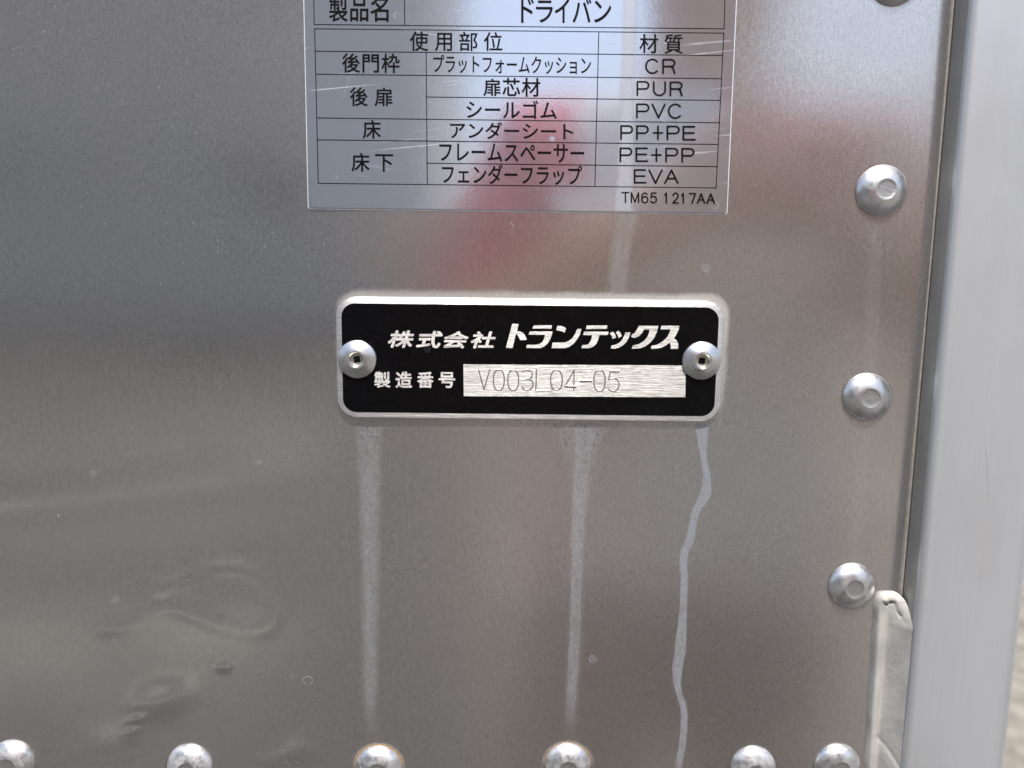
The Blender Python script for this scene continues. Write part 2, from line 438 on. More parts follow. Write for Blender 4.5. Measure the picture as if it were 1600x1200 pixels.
def make_asphalt():
    n = N('asphalt')
    P = n.pos()
    f = n.noise(P, 60.0, 5.0, 0.65)
    a = n.step(n.noise(P, 1.3, 4.0, 0.6, 0.6), 0.38, 0.64)
    c = n.mix(a, rgb(0.012, 0.012, 0.012), rgb(0.044, 0.041, 0.037))
    n.set(Base_Color=n.mix(n.step(f, 0.3, 0.7), c, rgb(0.05, 0.048, 0.045)), Roughness=0.9)
    n.set(Normal=n.bump(f, 0.5, 0.004))
    return n.m
M_ASPHALT = make_asphalt()
M_ADDED_STRIPE = simple('added_pale_stripe', (0.5, 0.48, 0.42), (0.72, 0.70, 0.64), 0.8, 25.0, 0.2, 0.002)
M_VERGE = simple('dry_verge', (0.17, 0.16, 0.135), (0.34, 0.32, 0.275), 0.95, 14.0, 0.6, 0.02)

# ------------------------------------------------------------------ ground
def sheet(name, x0, x1, y0, y1, z, mat):
    o = obj(name, [(x0, y0, z), (x1, y0, z), (x1, y1, z), (x0, y1, z)], [(0, 1, 2, 3)], mat)
    o['kind'] = 'structure'
    return o
sheet('ground', -400, 400, -400, 400, 0.0, M_ASPHALT)
sheet('gravel_ground', 0.55, 60, 0.4, 60, 0.004, M_VERGE)

M_ADDED_GROUND = simple('added_pale_ground', (0.105, 0.095, 0.082), (0.19, 0.17, 0.15), 0.9, 1.6, 0.2, 0.003)
ap = obj('added_bright_ground', [(0.05, -0.9, 0.004), (-3.0, -40, 0.004), (60, -40, 0.004), (60, -0.9, 0.004)], [(0, 1, 2, 3)], M_ADDED_GROUND)
ap['kind'] = 'structure'  # unseen pale ground, added to brighten the panel's reflection on the right
def added_stripe(name, a, b, w, z):
    (ax, ay), (bx, by) = a, b
    l = math.hypot(bx - ax, by - ay); nx_, ny_ = -(by - ay) / l * w / 2, (bx - ax) / l * w / 2
    o = obj(name, [(ax - nx_, ay - ny_, z), (bx - nx_, by - ny_, z), (bx + nx_, by + ny_, z), (ax + nx_, ay + ny_, z)], [(0, 1, 2, 3)], M_ADDED_STRIPE)
    o['kind'] = 'structure'
added_stripe('added_ground_stripe', (-4.6, -3.55), (-1.15, -4.75), 0.15, 0.004)  # unseen stripes, added to put pale bands into the panel's reflection
added_stripe('added_ground_stripe', (-3.0, -2.15), (-0.75, -2.35), 0.06, 0.004)

# ------------------------------------------------------------------ truck body
BODY_LOC = Vector((0, 0, 0))
body = thing('truck_body', 'bare aluminium truck body wall with domed rivets and a smooth corner post', 'truck body', (SEAM_X, 0.0, 0.0))

def spaced(lo, flo, fhi, hi, fine, coarse):
    a = list(np.linspace(lo, flo, max(2, int((flo - lo) / coarse)), endpoint=False))
    b = list(np.linspace(flo, fhi, int((fhi - flo) / fine), endpoint=False))
    c = list(np.linspace(fhi, hi, max(2, int(abs(hi - fhi) / coarse) + 1)))
    return np.array(a + b + c)

def seg_dist(X, Z, pts):
    best = np.full(X.shape, 1e9)
    for (ax, az), (bx, bz) in zip(pts[:-1], pts[1:]):
        dx, dz = bx - ax, bz - az
        t = np.clip(((X - ax) * dx + (Z - az) * dz) / (dx * dx + dz * dz), 0, 1)
        best = np.minimum(best, np.hypot(X - ax - t * dx, Z - az - t * dz))
    return best

def panel_height(X, Z):
    """how far the sheet stands out from its plane (metres): oil-canning, a wrinkle and small dents"""
    H = np.zeros_like(X)
    fade = 1.0
    # long shallow waves, stronger to the lower left
    wl = 1 / (1 + np.exp((X + 0.03) / 0.02))
    H += 0.00022 * wl * np.sin((Z - HP) / 0.0135 + X * 9.0 + 0.6) * np.exp(-((Z - (HP - 0.045)) / 0.045) ** 2)
    H += 0.00030 * np.sin((Z - HP) / 0.034 + X * 5.0)
    H += 0.00025 * np.sin(X / 0.05 + 1.2) * np.cos((Z - HP) / 0.06)
    pa, pb = at(-40, 795), at(520, 738)
    t = np.clip((X - pa.x) / (pb.x - pa.x), 0, 1)
    H += 0.00022 * (1 - t) ** 0.7 * np.exp(-((Z - (pa.z + (pb.z - pa.z) * t)) / 0.0060) ** 2) * np.where(X < pb.x, 1, 0)
    # dished towards the rivets
    for p in RIVETS:
        H -= 0.00016 * np.exp(-((X - p.x) ** 2 + (Z - p.z) ** 2) / (2 * 0.011 ** 2))
    # curled wrinkle of the dent at the lower left
    loop = [(500, 410), (600, 400), (690, 370), (750, 330), (830, 310), (930, 340), (1050, 385), (1150, 420), (1230, 435), (1290, 410), (1340, 340), (1370, 270), (1340, 210), (1230, 140), (1120, 115), (1000, 130), (880, 160), (780, 220)]
    P = [at(x / 3.077, 850 + y / 3.077) for x, y in loop]
    d = seg_dist(X, Z, [(p.x, p.z) for p in P])
    H += 0.00011 * (0.65 + 0.35 * np.sin(X * 260.0 + Z * 190.0)) * np.exp(-(d / 0.0024) ** 2)
    for px, py, amp, sx, sz in ((350, 1043, .00044, .0014, .0011), (215, 1123, .00050, .0026, .0011), (207, 1141, .00042, .0022, .0011), (202, 1152, .0002, .0020, .0016), (255, 1095, .00045, .0075, .0045),
                                (240, 1100, .00035, .006, .004), (470, 1172, .0002, .005, .004), (435, 1184, .0001, .005, .002), (180, 1160, .00025, .008, .005)):
        p = at(px, py)
        a = math.radians(24)
        dx, dz = X - p.x, Z - p.z
        u, v = dx * math.cos(a) + dz * math.sin(a), -dx * math.sin(a) + dz * math.cos(a)
        H += amp * np.exp(-(u / sx) ** 2 - (v / sz) ** 2)
    # the last millimetres roll back into the seam
    e = np.clip((X - (SEAM_X - 0.0032)) / 0.0032, 0, 1)
    H -= 0.0002 * e ** 2
    return H

XS = spaced(-1.6, -0.16, SEAM_X, SEAM_X, 0.0008, 0.05)[:-2]
XS = np.append(XS[XS < SEAM_X - 1e-5], SEAM_X)
ZS = spaced(0.55, HP - 0.115, HP + 0.105, 2.5, 0.0008, 0.05)
ZS = np.concatenate([ZS[ZS < HP - 0.111], np.arange(HP - 0.111, HP - 0.06, 0.0004), ZS[ZS > HP - 0.0598]])
X, Z = np.meshgrid(XS, ZS)
Hh = panel_height(X, Z)
V = np.stack([X - SEAM_X, -Hh, Z], -1).reshape(-1, 3)
nx, nz = len(XS), len(ZS)
ii, jj = np.meshgrid(np.arange(nx - 1), np.arange(nz - 1))
a0 = (jj * nx + ii).ravel()
F = np.stack([a0, a0 + 1, a0 + 1 + nx, a0 + nx], -1)
me = bpy.data.meshes.new('panel')
me.from_pydata(V.tolist(), [], F.tolist())
me.polygons.foreach_set('use_smooth', [True] * len(me.polygons))
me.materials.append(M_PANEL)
me.update()
panel = bpy.data.objects.new('panel', me)
COL.objects.link(panel)
panel.parent = body

def on_panel(p):
    return float(panel_height(np.array([p.x]), np.array([p.z]))[0])

def prism(profile, z0, z1):
    k = len(profile)
    v = [(x, y, z0) for x, y in profile] + [(x, y, z1) for x, y in profile]
    f = [(i, (i + 1) % k, k + (i + 1) % k, k + i) for i in range(k)]
    f += [tuple(range(k - 1, -1, -1)), tuple(range(k, 2 * k))]
    return v, f

def arc(cx, cy, r, a0, a1, n):
    return [(cx + r * math.cos(math.radians(a0 + (a1 - a0) * i / n)), cy + r * math.sin(math.radians(a0 + (a1 - a0) * i / n))) for i in range(n + 1)]

# corner post: flank, rounded shoulder, flat face, rounded outer corner
PD = 0.0078
RS = 0.0017                                      # shoulder radius
xl = SEAM_X + 0.0007
xr = at(1626, 600, -PD + 0.006).x
prof = [(SEAM_X + 0.0003, 0.02), (SEAM_X + 0.0003, 0.0), (xl - 0.0001, -PD + RS + 0.0002)]
prof += arc(xl + RS, -PD + RS, RS, 180, 270, 10)
fx0, fx1 = xl + RS, xr - 0.006
for i in range(1, 12):
    t = i / 12
    prof.append((fx0 + (fx1 - fx0) * t, -PD - 0.0005 * math.sin(math.pi * t)))
prof += arc(xr - 0.006, -PD + 0.006, 0.006, 270, 360, 12)
prof += [(xr, 0.03), (xr - 0.002, 0.03), (SEAM_X + 0.0004, 0.03)]
M_FLANK = simple('dull_channel', (0.30, 0.305, 0.295), (0.38, 0.38, 0.37), 0.45, 60.0, 0.1, 0.0005, 0.3)
v, f = prism(prof, 0.5, 2.55)
obj('corner_post', v, f, [M_POST, M_FLANK], body, True, mat_index=[1 if i in (0, 1) else 0 for i in range(len(f))], sharp=40)

# seam edge: a thin raised lip of the sheet against the post
lip = [(SEAM_X - 0.0003, 0.0012), (SEAM_X - 0.00027, -0.0001), (SEAM_X - 0.0001, -0.00028), (SEAM_X + 0.00015, -0.00025), (SEAM_X + 0.00025, -0.0001), (SEAM_X + 0.00025, 0.0012)]
v, f = prism(lip, at(1413, 930).z, 2.5)
obj('seam_edge', v, f, M_BEAD, body, True, sharp=50)

# body shell behind the sheet
def box(x0, x1, y0, y1, z0, z1):
    v = [(x0, y0, z0), (x1, y0, z0), (x1, y1, z0), (x0, y1, z0), (x0, y0, z1), (x1, y0, z1), (x1, y1, z1), (x0, y1, z1)]
    return v, [(0, 3, 2, 1), (4, 5, 6, 7), (0, 1, 5, 4), (1, 2, 6, 5), (2, 3, 7, 6), (3, 0, 4, 7)]
v, f = box(-1.62, xr - 0.003, 0.032, 3.4, 0.5, 2.55)
obj('body_shell', v, f, M_BODY, body)

# sealant pad at the foot of the seam
def sealant():
    top, bot = 924, 1330
    nu, nv = 26, 130
    vs, fs = [], []
    rnd = random.Random(4)
    for j in range(nv + 1):
        t = j / nv
        py = top + (bot - top) * (t ** 1.35)
        # left and right edges of the pad in the photograph's plane
        k = min(1.0, (py - top) / 34.0)
        rl = max(0.0, 1 - (1 - k) ** 2.6) ** 0.42
        cxp = 1394 - (py - top) * 0.048
        L = cxp - 2 - 25 * rl - (py - 950) * 0.010 + 0.5 * math.sin(py / 31.0) + 0.3 * math.sin(py / 13.7)
        Rr = cxp + 2 + 24 * rl
        for i in range(nu + 1):
            u = i / nu
            px = L + (Rr - L) * u
            p = at(px, py)
            pl_, pm_ = at(L, py), at(cxp, py)
            rx_ = min(pm_.x, SEAM_X - 0.002) * (1 - rl) + (SEAM_X + 0.0006) * rl
            p.x = pl_.x + (rx_ - pl_.x) * u
            edge = min(1.0, u / 0.10) ** 0.5 if u < 0.10 else 1.0
            h = 0.0017
            if u > 0.30: h -= 0.0007 * min(1.0, (u - 0.30) / 0.05)         # step down into the trowelled channel
            if u > 0.42: h += 0.0052 * ((u - 0.42) / 0.58) ** 1.25 * min(1.0, (py - top) / 45.0)            # climbs towards the post
            # lip folded over at the top
            q = (py - top + 2.2 * math.sin(px * 0.33) + 1.2 * math.sin(px * 0.81)) / (15.0 + 34.0 * max(0.0, u - 0.62) / 0.38)
            if q < 1.0: h += 0.0004 * math.sin(math.pi * max(0.0, min(1.0, q))) + 0.00015
            elif q < 1.3 and 0.26 < u < 0.80: h -= 0.0009 * (1.3 - q) / 0.3 * abs(math.sin((u - 0.2) * 7.0))
            # crease near the foot
            yc = 1150 + 60 * max(0, u - 0.35) ** 1.6
            h -= 0.0004 * math.exp(-((py - yc) / 3.0) ** 2) * (1 if u > 0.3 else 0.2)
            h += 0.0005 * math.exp(-((py - yc - 20) / 16.0) ** 2) * u
            h += 0.00007 * math.sin(px * 0.11 + py * 0.043) * math.sin(py * 0.071 + 1.0) + 0.00004 * math.sin(px * 0.21 + py * 0.09) + rnd.uniform(-1, 1) * 0.000012
            rim = min(1.0, (py - top) / 9.0) ** 0.5
            vs.append((min(p.x, SEAM_X + 0.0006), -h * edge * rim + 0.0006 * (1 - edge * rim), p.z))
    for j in range(nv):
        for i in range(nu):
            a = j * (nu + 1) + i
            fs.append((a, a + nu + 1, a + nu + 2, a + 1))
    return vs, fs
v, f = sealant()
so_ = obj('sealant', v, f, M_SEAL, body, True)
so_['label'] = 'pale grey sealant smeared along the foot of the seam'

# domed rivets
def lathe(profile, seg, close=True):
    """profile of (r, h): turned about the axis that stands out from the wall (-y)"""
    vs, fs, idx = [], [], []
    k = len(profile)
    for i in range(seg):
        a = 2 * math.pi * i / seg
        for r, h in profile: vs.append((r * math.cos(a), -h, r * math.sin(a)))
    for i in range(seg):
        i2 = (i + 1) % seg
        for j in range(k - 1):
            fs.append((i * k + j, i2 * k + j, i2 * k + j + 1, i * k + j + 1)); idx.append(j)
    if close:
        fs.append(tuple(i * k + k - 1 for i in range(seg))); idx.append(k - 1)
    return vs, fs, idx

DOME = [(6.35, -0.6), (6.35, 0.35), (6.28, 0.62), (6.05, 0.98), (5.6, 1.42), (5.0, 1.86), (4.3, 2.26), (3.6, 2.55), (3.0, 2.74), (2.62, 2.83), (2.45, 2.84), (2.3, 2.76), (1.6, 2.70), (0.7, 2.69)]
def dome_mesh(name, seed, mat):
    rnd = random.Random(seed)
    vs, fs, idx = lathe([(r * 0.001, h * 0.001) for r, h in DOME], 64)
    ox, oz = rnd.uniform(-.25, .25) * .001, rnd.uniform(-.25, .25) * .001
    ph = rnd.uniform(0, 6)
    out = []
    for x, y, z in vs:
        r = math.hypot(x, z); a = math.atan2(z, x)
        w = max(0, 1 - r / 0.0064)
        k = 1 + 0.012 * math.sin(2 * a + ph)
        out.append((x * k + ox * w, y, z * k + oz * w))
    me = bpy.data.meshes.new(name)
    me.from_pydata(out, [], fs)
    me.materials.append(mat); me.materials.append(M_DISC)
    me.polygons.foreach_set('material_index', [1 if j >= 10 else 0 for j in idx])
    me.polygons.foreach_set('use_smooth', [True] * len(me.polygons))
    me.update()
    me.set_sharp_from_angle(angle=math.radians(50))
    return me
dome_clean = [dome_mesh('rivet', s, M_RIVET) for s in (1, 2, 3)]
dome_dirty = [dome_mesh('rivet', s, M_RIVET_DIRTY) for s in (5, 6, 7)]
rng = random.Random(11)
extra = []
pitch_x = RIVETS[6].x - RIVETS[7].x
for k in range(1, 5): extra.append(Vector((RIVETS[9].x - pitch_x * k, 0, RIVETS[9].z)))
for i, p in enumerate(RIVETS):
    o = bpy.data.objects.new('rivet', (dome_dirty if i >= 5 else dome_clean)[i % 3])
    COL.objects.link(o)
    o.parent = body
    o.location = (p.x - SEAM_X, -on_panel(p), p.z)
    o.rotation_euler = (0, rng.uniform(-0.5, 0.5), 0)
    if i == 7: o['label'] = 'rivet with an orange rust rim'
    if i == 6: o['label'] = 'rivet with a faint rusty rim'

# ------------------------------------------------------------------ flat writing
def glyph(ch, offset=0.0, shear=0.0, res=5):
    c = bpy.data.curves.new('writing', 'FONT')
    c.body = ch; c.size = 1.0; c.offset = offset; c.shear = shear; c.resolution_u = res
    o = bpy.data.objects.new('writing', c)
    COL.objects.link(o)
    dg = bpy.context.evaluated_depsgraph_get()
    me = bpy.data.meshes.new_from_object(o.evaluated_get(dg))
    vs = [(p.co.x, p.co.y) for p in me.vertices]
    fs = [tuple(p.vertices) for p in me.polygons]
    bpy.data.objects.remove(o); bpy.data.curves.remove(c); bpy.data.meshes.remove(me)
    return vs, fs

def fit(vs, box):
    """writing stretched to the box (x0, y0, x1, y1) it fills in the photograph"""
    xs = [p[0] for p in vs]; ys = [p[1] for p in vs]
    a0, a1, b0, b1 = min(xs), max(xs), min(ys), max(ys)
    x0, y0, x1, y1 = box[:4]
    sl = box[4] if len(box) > 4 else 0.011
    out = []
    for x, y in vs:
        u, w = (x - a0) / (a1 - a0), (y - b0) / (b1 - b0)
        px = x0 + (x1 - x0) * u
        out.append((px, y1 + (y0 - y1) * w + sl * (px - (x0 + x1) / 2)))
    return out

def writing(name, items, depth, mat, parent, offset=0.0, shear=0.0):
    vs, fs = [], []
    for ch, bx in items:
        g, gf = glyph(ch, 0.0, shear)
        if not gf: continue
        o_ = offset
        bx = (bx[0] + o_, bx[1] + o_, bx[2] - o_, bx[3] - o_)
        g = fit(g, bx)
        shifts = [(0, 0)] if not o_ else [(o_ * math.cos(k * math.pi / 4), o_ * math.sin(k * math.pi / 4)) for k in range(8)] + [(0, 0)]
        for k, (sx, sy) in enumerate(shifts):
            b = len(vs)
            vs += [at(px + sx, py + sy, depth - 0.000001 * k) for px, py in g]
            fs += [tuple(b + i for i in q) for q in gf]
    o = obj(name, vs, fs, mat, parent)
    bm = bmesh.new(); bm.from_mesh(o.data)
    bmesh.ops.recalc_face_normals(bm, faces=bm.faces)
    for fc in bm.faces:
        if fc.normal.y > 0: fc.normal_flip()
    bm.to_mesh(o.data); bm.free()
    return o

def polys(name, plist, depth, mat, parent):
    bm = bmesh.new()
    off = parent.location + (parent.parent.location if parent.parent else Vector((0, 0, 0)))
    for pts in plist:
        vs = [bm.verts.new(at(px, py, depth) - off) for px, py in pts]
        bm.faces.new(vs)
    bm.normal_update()
    for fc in bm.faces:
        if fc.normal.y > 0: fc.normal_flip()
    bmesh.ops.triangulate(bm, faces=bm.faces)
    me = bpy.data.meshes.new(name)
    bm.to_mesh(me); bm.free()
    me.materials.append(mat)
    o = bpy.data.objects.new(name, me)
    COL.objects.link(o)
    o.parent = parent
    return o

def slab(pts_front, y_front, y_back, bevel):
    """thick outline: list of (x, z), front face towards the camera, small bevel"""
    n = len(pts_front)
    cx = sum(p[0] for p in pts_front) / n; cz = sum(p[1] for p in pts_front) / n
    def inset(d):
        out = []
        for i in range(n):
            p0, p1, p2 = pts_front[i - 1], pts_front[i], pts_front[(i + 1) % n]
            tx, tz = p2[0] - p0[0], p2[1] - p0[1]
            l = math.hypot(tx, tz) or 1
            out.append((p1[0] - tz / l * d, p1[1] + tx / l * d))
        return out
    rings = [(inset(bevel), y_front), (inset(bevel * 0.3), y_front + bevel * 0.3), (pts_front, y_front + bevel), (pts_front, y_back)]
    vs = [(x, y, z) for ring, y in rings for x, z in ring]
    fs = [tuple(range(n))]
    for k in range(len(rings) - 1):
        for i in range(n):
            j = (i + 1) % n
            fs.append((k * n + i, (k + 1) * n + i, (k + 1) * n + j, k * n + j))
    return vs, fs

def round_rect(x0, x1, z0, z1, r, n=8):
    pts = []
    for cx, cz, a in ((x1 - r, z0 + r, -90), (x1 - r, z1 - r, 0), (x0 + r, z1 - r, 90), (x0 + r, z0 + r, 180)):
        pts += [(cx + r * math.cos(math.radians(a + 90 * i / n)), cz + r * math.sin(math.radians(a + 90 * i / n))) for i in range(n + 1)]
    return pts   # counter-clockwise seen from the camera

# ------------------------------------------------------------------ sticker
FT = 0.00022
lab = thing('material_sticker', 'silver sticker printed with a black ruled table of Japanese part materials', 'sticker', at(810, 330))
cor = [at(482.6, 325.0, -FT), at(1134.8, 333.6, -FT), at(1152.6, -66, -FT), at(474.2, -72, -FT)]
lx0, lx1 = (cor[0].x, cor[1].x)
# corners as they lie, the two lower ones slightly rounded
def round_corner(p, a, b, r, n=5):
    da, db = (a - p).normalized(), (b - p).normalized()
    out = []
    for i in range(n + 1):
        t = i / n
        q0, q1 = p + da * r * (1 - t), p + db * r * t
        out.append(p + da * r * (1 - t) ** 2 + db * r * t ** 2)
    return out
pts = []
for i in range(4):
    pts += round_corner(cor[i], cor[i - 1], cor[(i + 1) % 4], 0.0009)
v, f = slab([(p.x, p.z) for p in pts], -FT - 0.0006, 0.0006, 0.00012)
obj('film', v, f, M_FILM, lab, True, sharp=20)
M_PALE_EDGE = simple('pale_edge', (0.72, 0.76, 0.78), (0.82, 0.86, 0.88), 0.3, 300.0, 0.0)
gx, gz = sum(p.x for p in pts) / len(pts), sum(p.z for p in pts) / len(pts)
rim_ = [(p.x + math.copysign(0.00022, p.x - gx), p.z + math.copysign(0.00038, p.z - gz)) for p in pts]
v, f = slab(rim_, -FT - 0.00035, 0.0006, 0.00012)
obj('pale_border', v, f, M_PALE_EDGE, lab, True, sharp=20)  # opaque pale rim just outside the film
LD = -FT - 0.0006 - 0.00003
def line(p, q, w=1.35):
    (ax, ay), (bx, by) = p, q
    dx, dy = bx - ax, by - ay
    l = math.hypot(dx, dy); ux, uy = dx / l, dy / l
    nx_, ny_ = -uy * w / 2, ux * w / 2
    e = w / 2
    ax -= ux * e; ay -= uy * e; bx += ux * e; by += uy * e
    return [(ax + nx_, ay + ny_), (bx + nx_, by + ny_), (bx - nx_, by - ny_), (ax - nx_, ay - ny_)]
def lerp(a, b, t): return a + (b - a) * t
def vx(top, bot, y): return lerp(top[0], bot[0], (y - top[1]) / (bot[1] - top[1]))
upper = [line((489.6, -48), (490.9, 38.2)), line((490.9, 38.2), (1131.6, 45)), line((1133.6, -42), (1131.6, 45)), line((631.2, -46), (632.4, 39.7)), line((489.6, -48), (1133.6, -42))]
polys('upper_table', upper, LD, M_INK, lab)
TL, TR, BL, BR = (491.6, 44.9), (1131, 51.8), (497.2, 286.4), (1119, 293.6)
lows = [line(TL, TR), line(BL, BR), line(TL, BL), line(TR, BR)]
V1, V2 = ((665.8, 81.6), (667.6, 288.4)), ((935.7, 49.7), (929.5, 291.6))
lows += [line(*V1), line(*V2)]
for yl, yr, start in ((79.9, 86.7, 0), (115.9, 122.9, 0), (149.5, 156.8, 1), (184.2, 191.8, 0), (218.4, 225.6, 0), (253.0, 260.2, 1)):
    a = (vx(TL, BL, yl), yl); b = (vx(TR, BR, yr), yr)
    if start:
        xx = 666.6; a = (xx, lerp(yl, yr, (xx - a[0]) / (b[0] - a[0])))
    lows.append(line(a, b))
# crossing rules share one ink layer: each a hair above the one before
def ruled(name, plist):
    bm = bmesh.new()
    for i, pts in enumerate(plist):
        vs = [bm.verts.new(at(px, py, LD - 0.000002 * i) - lab.location) for px, py in pts]
        bm.faces.new(vs)
    bm.normal_update()
    for fc in bm.faces:
        if fc.normal.y > 0: fc.normal_flip()
    me = bpy.data.meshes.new(name); bm.to_mesh(me); bm.free()
    me.materials.append(M_INK)
    o = bpy.data.objects.new(name, me); COL.objects.link(o); o.parent = lab
    return o
bpy.data.objects.remove(bpy.data.objects['upper_table'])
ruled('upper_table', upper)
ruled('lower_table', lows)

def za(X0, Y0, X1, Y1): return (460 + X0 / 4.444, Y0 / 4.444, 460 + X1 / 4.444, Y1 / 4.444)
def zb(X0, Y0, X1, Y1): return (800 + X0 / 4.444, Y0 / 4.444, 800 + X1 / 4.444, Y1 / 4.444)
def zc(X0, Y0, X1, Y1): return (460 + X0 / 4.444, 170 + Y0 / 4.444, 460 + X1 / 4.444, 170 + Y1 / 4.444)
def zd(X0, Y0, X1, Y1): return (800 + X0 / 4.444, 170 + Y0 / 4.444, 800 + X1 / 4.444, 170 + Y1 / 4.444)
def ze(X0, Y0, X1, Y1): return (460 + X0 / 2.222, Y0 / 2.222, 460 + X1 / 2.222, Y1 / 2.222)
TEXTS = [
    [('製', za(240, -32, 370, 152)), ('品', za(387, -28, 514, 150)), ('名', za(527, -34, 655, 152))],
    [('ド', zb(62, -16, 152, 160)), ('ラ', zb(166, 2, 285, 158)), ('イ', zb(297, -14, 400, 160)), ('バ', zb(420, -12, 552, 158)), ('ン', zb(570, 4, 690, 158))],
    [('使', za(800, 218, 930, 355)), ('用', za(975, 228, 1095, 355)), ('部', za(1143, 222, 1272, 355)), ('位', za(1315, 222, 1445, 355))],
    [('材', zb(885, 236, 1015, 370)), ('質', zb(1058, 238, 1185, 374))],
    [('後', za(330, 370, 456, 505)), ('門', za(472, 376, 588, 505)), ('枠', za(604, 372, 731, 508))],
    [('プラットフォームクッション', ze(482, 193, 1030, 256))],
    [('CR', zb(925, 406, 1135, 515))],
    [('扉', ze(656, 273, 716, 334)), ('芯', ze(722, 270, 784, 334)), ('材', ze(789, 270, 854, 336))],
    [('PUR', zb(865, 562, 1185, 668))],
    [('シールゴム', ze(597, 348, 911, 412))],
    [('PVC', zb(862, 718, 1180, 826))],
    [('後', za(385, 605, 510, 738)), ('扉', za(556, 608, 681, 738))],
    [('床', zc(474, 77, 601, 208))],
    [('アンダーシート', ze(540, 424, 968, 484))],
    [('PP+PE', zd(752, 112, 1275, 220))],
    [('床', zc(396, 306, 523, 437)), ('下', zc(560, 315, 686, 437))],
    [('フレームスペーサー', ze(503, 498, 1006, 563))],
    [('PE+PP', zd(746, 266, 1268, 374))],
    [('フェンダーフラップ', ze(512, 572, 999, 641))],
    [('EVA', zd(845, 420, 1156, 522))],
    [('TM65 1217AA', zd(760, 579, 1410, 661))],
]
def arcpts(cx, cy, rx, ry, a0, a1, n=12):
    return [(cx + rx * math.cos(math.radians(a0 + (a1 - a0) * i / n)), cy + ry * math.sin(math.radians(a0 + (a1 - a0) * i / n))) for i in range(n + 1)]
# single-stroke Roman letters in a unit box, y upwards
ROMAN = {
    'C': [arcpts(0.52, 0.5, 0.52, 0.5, 42, 318, 24)],
    'P': [[(0, 0), (0, 1), (0.68, 1)] + arcpts(0.68, 0.735, 0.32, 0.265, 90, -90) + [(0, 0.47)]],
    'R': [[(0, 0), (0, 1), (0.68, 1)] + arcpts(0.68, 0.75, 0.32, 0.25, 90, -90) + [(0, 0.50)], [(0.66, 0.50), (0.86, 0.40), (1, 0)]],
    'U': [[(0, 1), (0, 0.4)] + arcpts(0.5, 0.4, 0.5, 0.4, 180, 360) + [(1, 1)]],
    'V': [[(0, 1), (0.5, 0), (1, 1)]],
    'E': [[(0.96, 1), (0, 1), (0, 0), (1, 0)], [(0, 0.52), (0.9, 0.52)]],
    'A': [[(0, 0), (0.5, 1), (1, 0)], [(0.17, 0.35), (0.83, 0.35)]],
    '+': [[(0, 0.5), (1, 0.5)], [(0.5, 0.0), (0.5, 1)]],
    'T': [[(0, 1), (1, 1)], [(0.5, 1), (0.5, 0)]],
    'M': [[(0, 0), (0, 1), (0.5, 0.05), (1, 1), (1, 0)]],
    '6': [[(0.9, 0.86)] + arcpts(0.5, 0.62, 0.5, 0.38, 50, 180, 10) + arcpts(0.5, 0.32, 0.5, 0.32, 180, 540, 24)],
    '5': [[(0.93, 1), (0.16, 1), (0.06, 0.5)] + arcpts(0.48, 0.33, 0.52, 0.33, 135, -150, 18)],
    '1': [[(0.25, 0.8), (0.62, 1), (0.62, 0)]],
    '2': [arcpts(0.5, 0.7, 0.46, 0.3, 170, -35, 14) + [(0.02, 0), (1, 0)]],
    '7': [[(0, 1), (1, 1), (0.42, 0)]],
}
def roman(name, chars, depth, w, mat, parent):
    """chars: (letter, box in the photograph); flat strokes with round ends"""
    bm = bmesh.new(); k = 0
    def put(pts):
        nonlocal k
        vs = [bm.verts.new(at(x, y, depth - 0.000001 * k) - parent.location) for x, y in pts]
        bm.faces.new(vs); k += 1
    for ch, (x0, y0, x1, y1) in chars:
        h = w / 2
        for st in ROMAN[ch]:
            p = [(x0 + h + (x1 - x0 - w) * u, y1 - h - (y1 - y0 - w) * v) for u, v in st]
            for a, b in zip(p[:-1], p[1:]):
                dx, dy = b[0] - a[0], b[1] - a[1]; l = math.hypot(dx, dy)
                if l < 1e-6: continue
                nx_, ny_ = -dy / l * h, dx / l * h
                put([(a[0] + nx_, a[1] + ny_), (b[0] + nx_, b[1] + ny_), (b[0] - nx_, b[1] - ny_), (a[0] - nx_, a[1] - ny_)])
            for q in p:
                put([(q[0] + h * math.cos(math.pi * i / 5), q[1] + h * math.sin(math.pi * i / 5)) for i in range(10)])
    bm.normal_update()
    for fc in bm.faces:
        if fc.normal.y > 0: fc.normal_flip()
    me = bpy.data.meshes.new(name); bm.to_mesh(me); bm.free()
    me.materials.append(mat)
    o = bpy.data.objects.new(name, me); COL.objects.link(o); o.parent = parent
    return o
